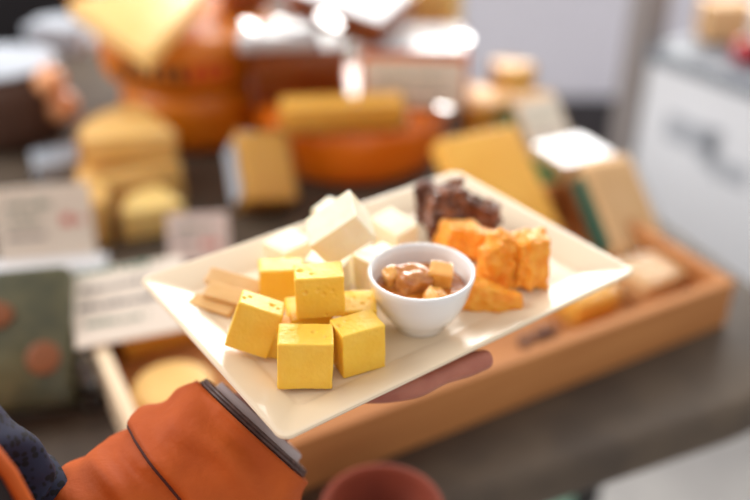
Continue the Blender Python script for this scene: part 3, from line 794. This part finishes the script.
# jacket sleeve: lofted tube along the forearm with folds
def sleeve_ring(t, grow=0, n=72, wr_amp=1.0):
    axis = (wr - el).normalized()
    c = el + (wr - el) * t
    u = axis.cross(Vector((0, 0, 1))).normalized(); v = u.cross(axis).normalized()
    rad = .088 + (.0455 - .088) * max(0, min(1, t)) + grow
    ring = []
    for k_ in range(n):
        a = 2 * math.pi * k_ / n
        d = u * math.cos(a) + v * math.sin(a)
        q = Vector((math.cos(a) * 1.3, math.sin(a) * 1.3, t * 3.2))
        f = .0055 * noise.noise(q * 1.3) + .0022 * (.5 - abs(noise.noise(q * 2.6 + Vector((3, 1, 8))))) + .003 * math.sin(t * 38 + 2.2 * math.sin(a + 1) + 3 * noise.noise(q)) * (.4 + .6 * max(0, noise.noise(q * .9 + Vector((5, 2, 1))) + .4))
        ring.append(c + d * (rad + f * wr_amp))
    return ring
ts = [-.05 + i * (1.0 + .0) / 70 for i in range(71)]
rings = [sleeve_ring(t) for t in ts] + [sleeve_ring(.952, -.004), sleeve_ring(.90, -.006), sleeve_ring(.80, -.006)]
obj('jacket_sleeve', loft(rings, False), M['jacket'], body)
# cuff flap layered over the sleeve, its edge slanting round the arm
n = 72; rings = []
for j in range(16):
    ring = []
    for k_ in range(n):
        a = 2 * math.pi * k_ / n
        t0_ = .62 + .05 * math.sin(a - .6); t = t0_ + (.962 - t0_) * j / 15
        ring.append(sleeve_ring(t, .0055 if j else .0045, n)[k_])
    rings.append(ring)
rings.append(sleeve_ring(.960, .0005)); rings.append(sleeve_ring(.94, -.003))
rings.insert(0, [p_ for p_ in [sleeve_ring(.63 + .05 * math.sin(2 * math.pi * k_ / n - .6), -.001, n)[k_] for k_ in range(n)]])
o = obj('sleeve_cuff', loft(rings, False), M['jacket'], body)
cuff_shade = [sleeve_ring(.62 + .05 * math.sin(2 * math.pi * k_ / n - .6) - .004, .0018, n)[k_] for k_ in range(n)]
obj('cuff_edge_shadow', tube(cuff_shade + [cuff_shade[0]], .0016, 8), M['cuff_shade'], o)  # dark tube painting the shadow line under the cuff flap
# pale shirt cuff and dark elastic bands at the wrist
axis = (wr - el).normalized(); u_ = axis.cross(Vector((0, 0, 1))).normalized(); v_ = u_.cross(axis).normalized()
def ring_at(t, r): 
    c = el + (wr - el) * t; return [c + (u_ * math.cos(2 * math.pi * k_ / 48) + v_ * math.sin(2 * math.pi * k_ / 48)) * r for k_ in range(48)]
obj('shirt_cuff', loft([ring_at(.80, .039), ring_at(.95, .039), ring_at(1.02, .037), ring_at(1.024, .0355), ring_at(.95, .0355), ring_at(.85, .035)], False), M['shirt'], body)
for t, r in ((.97, .0462), (.984, .0455)):
    rg = ring_at(t, r); rg.append(rg[0]); 
    obj('elastic_band', tube(rg, .0015, 8), M['band'], body)

# torso of the jacket, open at the front, then scarf, trousers, shoes, hair
fa = R(42)                                            # the way the person faces
def tor(z, rx, ry, gap, n=60, dx=0):
    ring = []
    for k_ in range(n + 1):
        a = gap + (2 * math.pi - 2 * gap) * k_ / n
        x, y = ry * math.cos(a), rx * math.sin(a)
        ring.append(Vector((TX + dx + x * math.cos(fa) - y * math.sin(fa), TY + dx + x * math.sin(fa) + y * math.cos(fa), z)))
    return ring
def sheet(rings):
    bm_ = bmesh.new(); L = [[bm_.verts.new(p_) for p_ in r_] for r_ in rings]
    for a_, b_ in zip(L, L[1:]):
        for k_ in range(len(a_) - 1): bm_.faces.new((a_[k_], a_[k_ + 1], b_[k_ + 1], b_[k_]))
    return bm_
tz = [(.80, .20, .145, .30), (.95, .19, .14, .28), (1.1, .19, .14, .26), (1.25, .195, .135, .24), (1.34, .215, .145, .20), (1.42, .20, .135, .22), (1.46, .15, .115, .28), (1.50, .085, .085, .4)]
o = obj('jacket_body', sheet([tor(*q) for q in tz]), M['jacket'], body)
sm = o.modifiers.new('s', 'SOLIDIFY'); sm.thickness = .006
# far upper sleeve and near upper sleeve
obj('upper_sleeve', tube([V[sh] + Vector((-.03, .02, .01)), V[sh], V[sh].lerp(el, .5), el, el.lerp(wr, .03)], [.085, .088, .078, .072, .072], 28), M['jacket'], body)
obj('upper_sleeve', tube([V[sh2], V[e2], V[w2]], [.088, .066, .05], 24), M['jacket'], body)
obj('trousers', merge(tube([(TX, TY, .92), (TX, TY, .84)], [.165, .16], 28), *[tube([V[q], V[q + 1], V[q + 2] + Vector((0, 0, .02))], [.105, .078, .062], 24) for q in (7, 11)]), M['trouser'], body)
for q in (10, 14):
    obj('shoe', xf(block(.26, .095, .07, r=.03, n=10), (V[q] * .6 + V[q - 1] * .4) * 1.0, (0, 0, R(47))), M['shoe'], body).data.transform(Matrix.Translation((0, 0, -.02)))
hp_ = V[hed]
hb = bmesh.new(); bmesh.ops.create_uvsphere(hb, u_segments=32, v_segments=20, radius=1)
bmesh.ops.delete(hb, geom=[v__ for v__ in hb.verts if v__.co.x > .35 and v__.co.z < .45], context='VERTS')
xf(hb, hp_ + Vector((-.008, -.008, .02)), (0, 0, fa), (.108, .093, .115)); obj('hair', hb, M['hair'], body)
# scarf: a thick folded band of cloth hanging out of the open jacket
sc0 = W(24, 446, 1.135)
rings = []
path = [Vector((TX - .05, TY + .04, 1.49)), Vector((TX + .0, TY - .05, 1.50)), Vector((TX + .09, TY + .02, 1.44)), Vector((TX + .15, TY + .12, 1.32)), W(-42, 442, 1.16), W(-10, 462, 1.13), W(10, 486, 1.105), W(26, 524, 1.08), W(30, 560, 1.05)]
fine = []
for i in range(len(path) - 1):
    for j in range(8): fine.append(path[i].lerp(path[i + 1], j / 8))
fine.append(path[-1])
for _ in range(4): fine = [fine[0]] + [(fine[i - 1] + fine[i] * 2 + fine[i + 1]) / 4 for i in range(1, len(fine) - 1)] + [fine[-1]]
for i, c in enumerate(fine):
    ring = []; t_ = (fine[min(i + 1, len(fine) - 1)] - fine[max(i - 1, 0)]).normalized()
    a_ = t_.cross(Vector((0, 0, 1))).normalized(); b_ = a_.cross(t_)
    for k_ in range(48):
        an_ = 2 * math.pi * k_ / 48
        r_ = .024 * (1 + .18 * math.sin(3 * an_ + i * .12) + .12 * math.sin(5 * an_ - i * .2))
        ring.append(c + a_ * math.cos(an_) * r_ * 1.15 + b_ * math.sin(an_) * r_)
    rings.append(ring)
obj('scarf', loft(rings), M['scarf'], body)
# jacket lapel edge with dark lining at the lower left corner
lp = [W(-40, 420, 1.19), W(-8, 452, 1.18), W(10, 474, 1.17), W(24, 500, 1.155), W(40, 530, 1.13)]
obj('jacket_lapel', tube(lp, [.005, .0045, .004, .004, .004], 12), M['jacket'], body)
lr = [[p_ + Vector((0, 0, -.002)) for p_ in lp], [p_ + Vector((-.03, -.045, -.03)) for p_ in lp]]
obj('jacket_lining', sheet(lr), M['jacket_dark'], body)
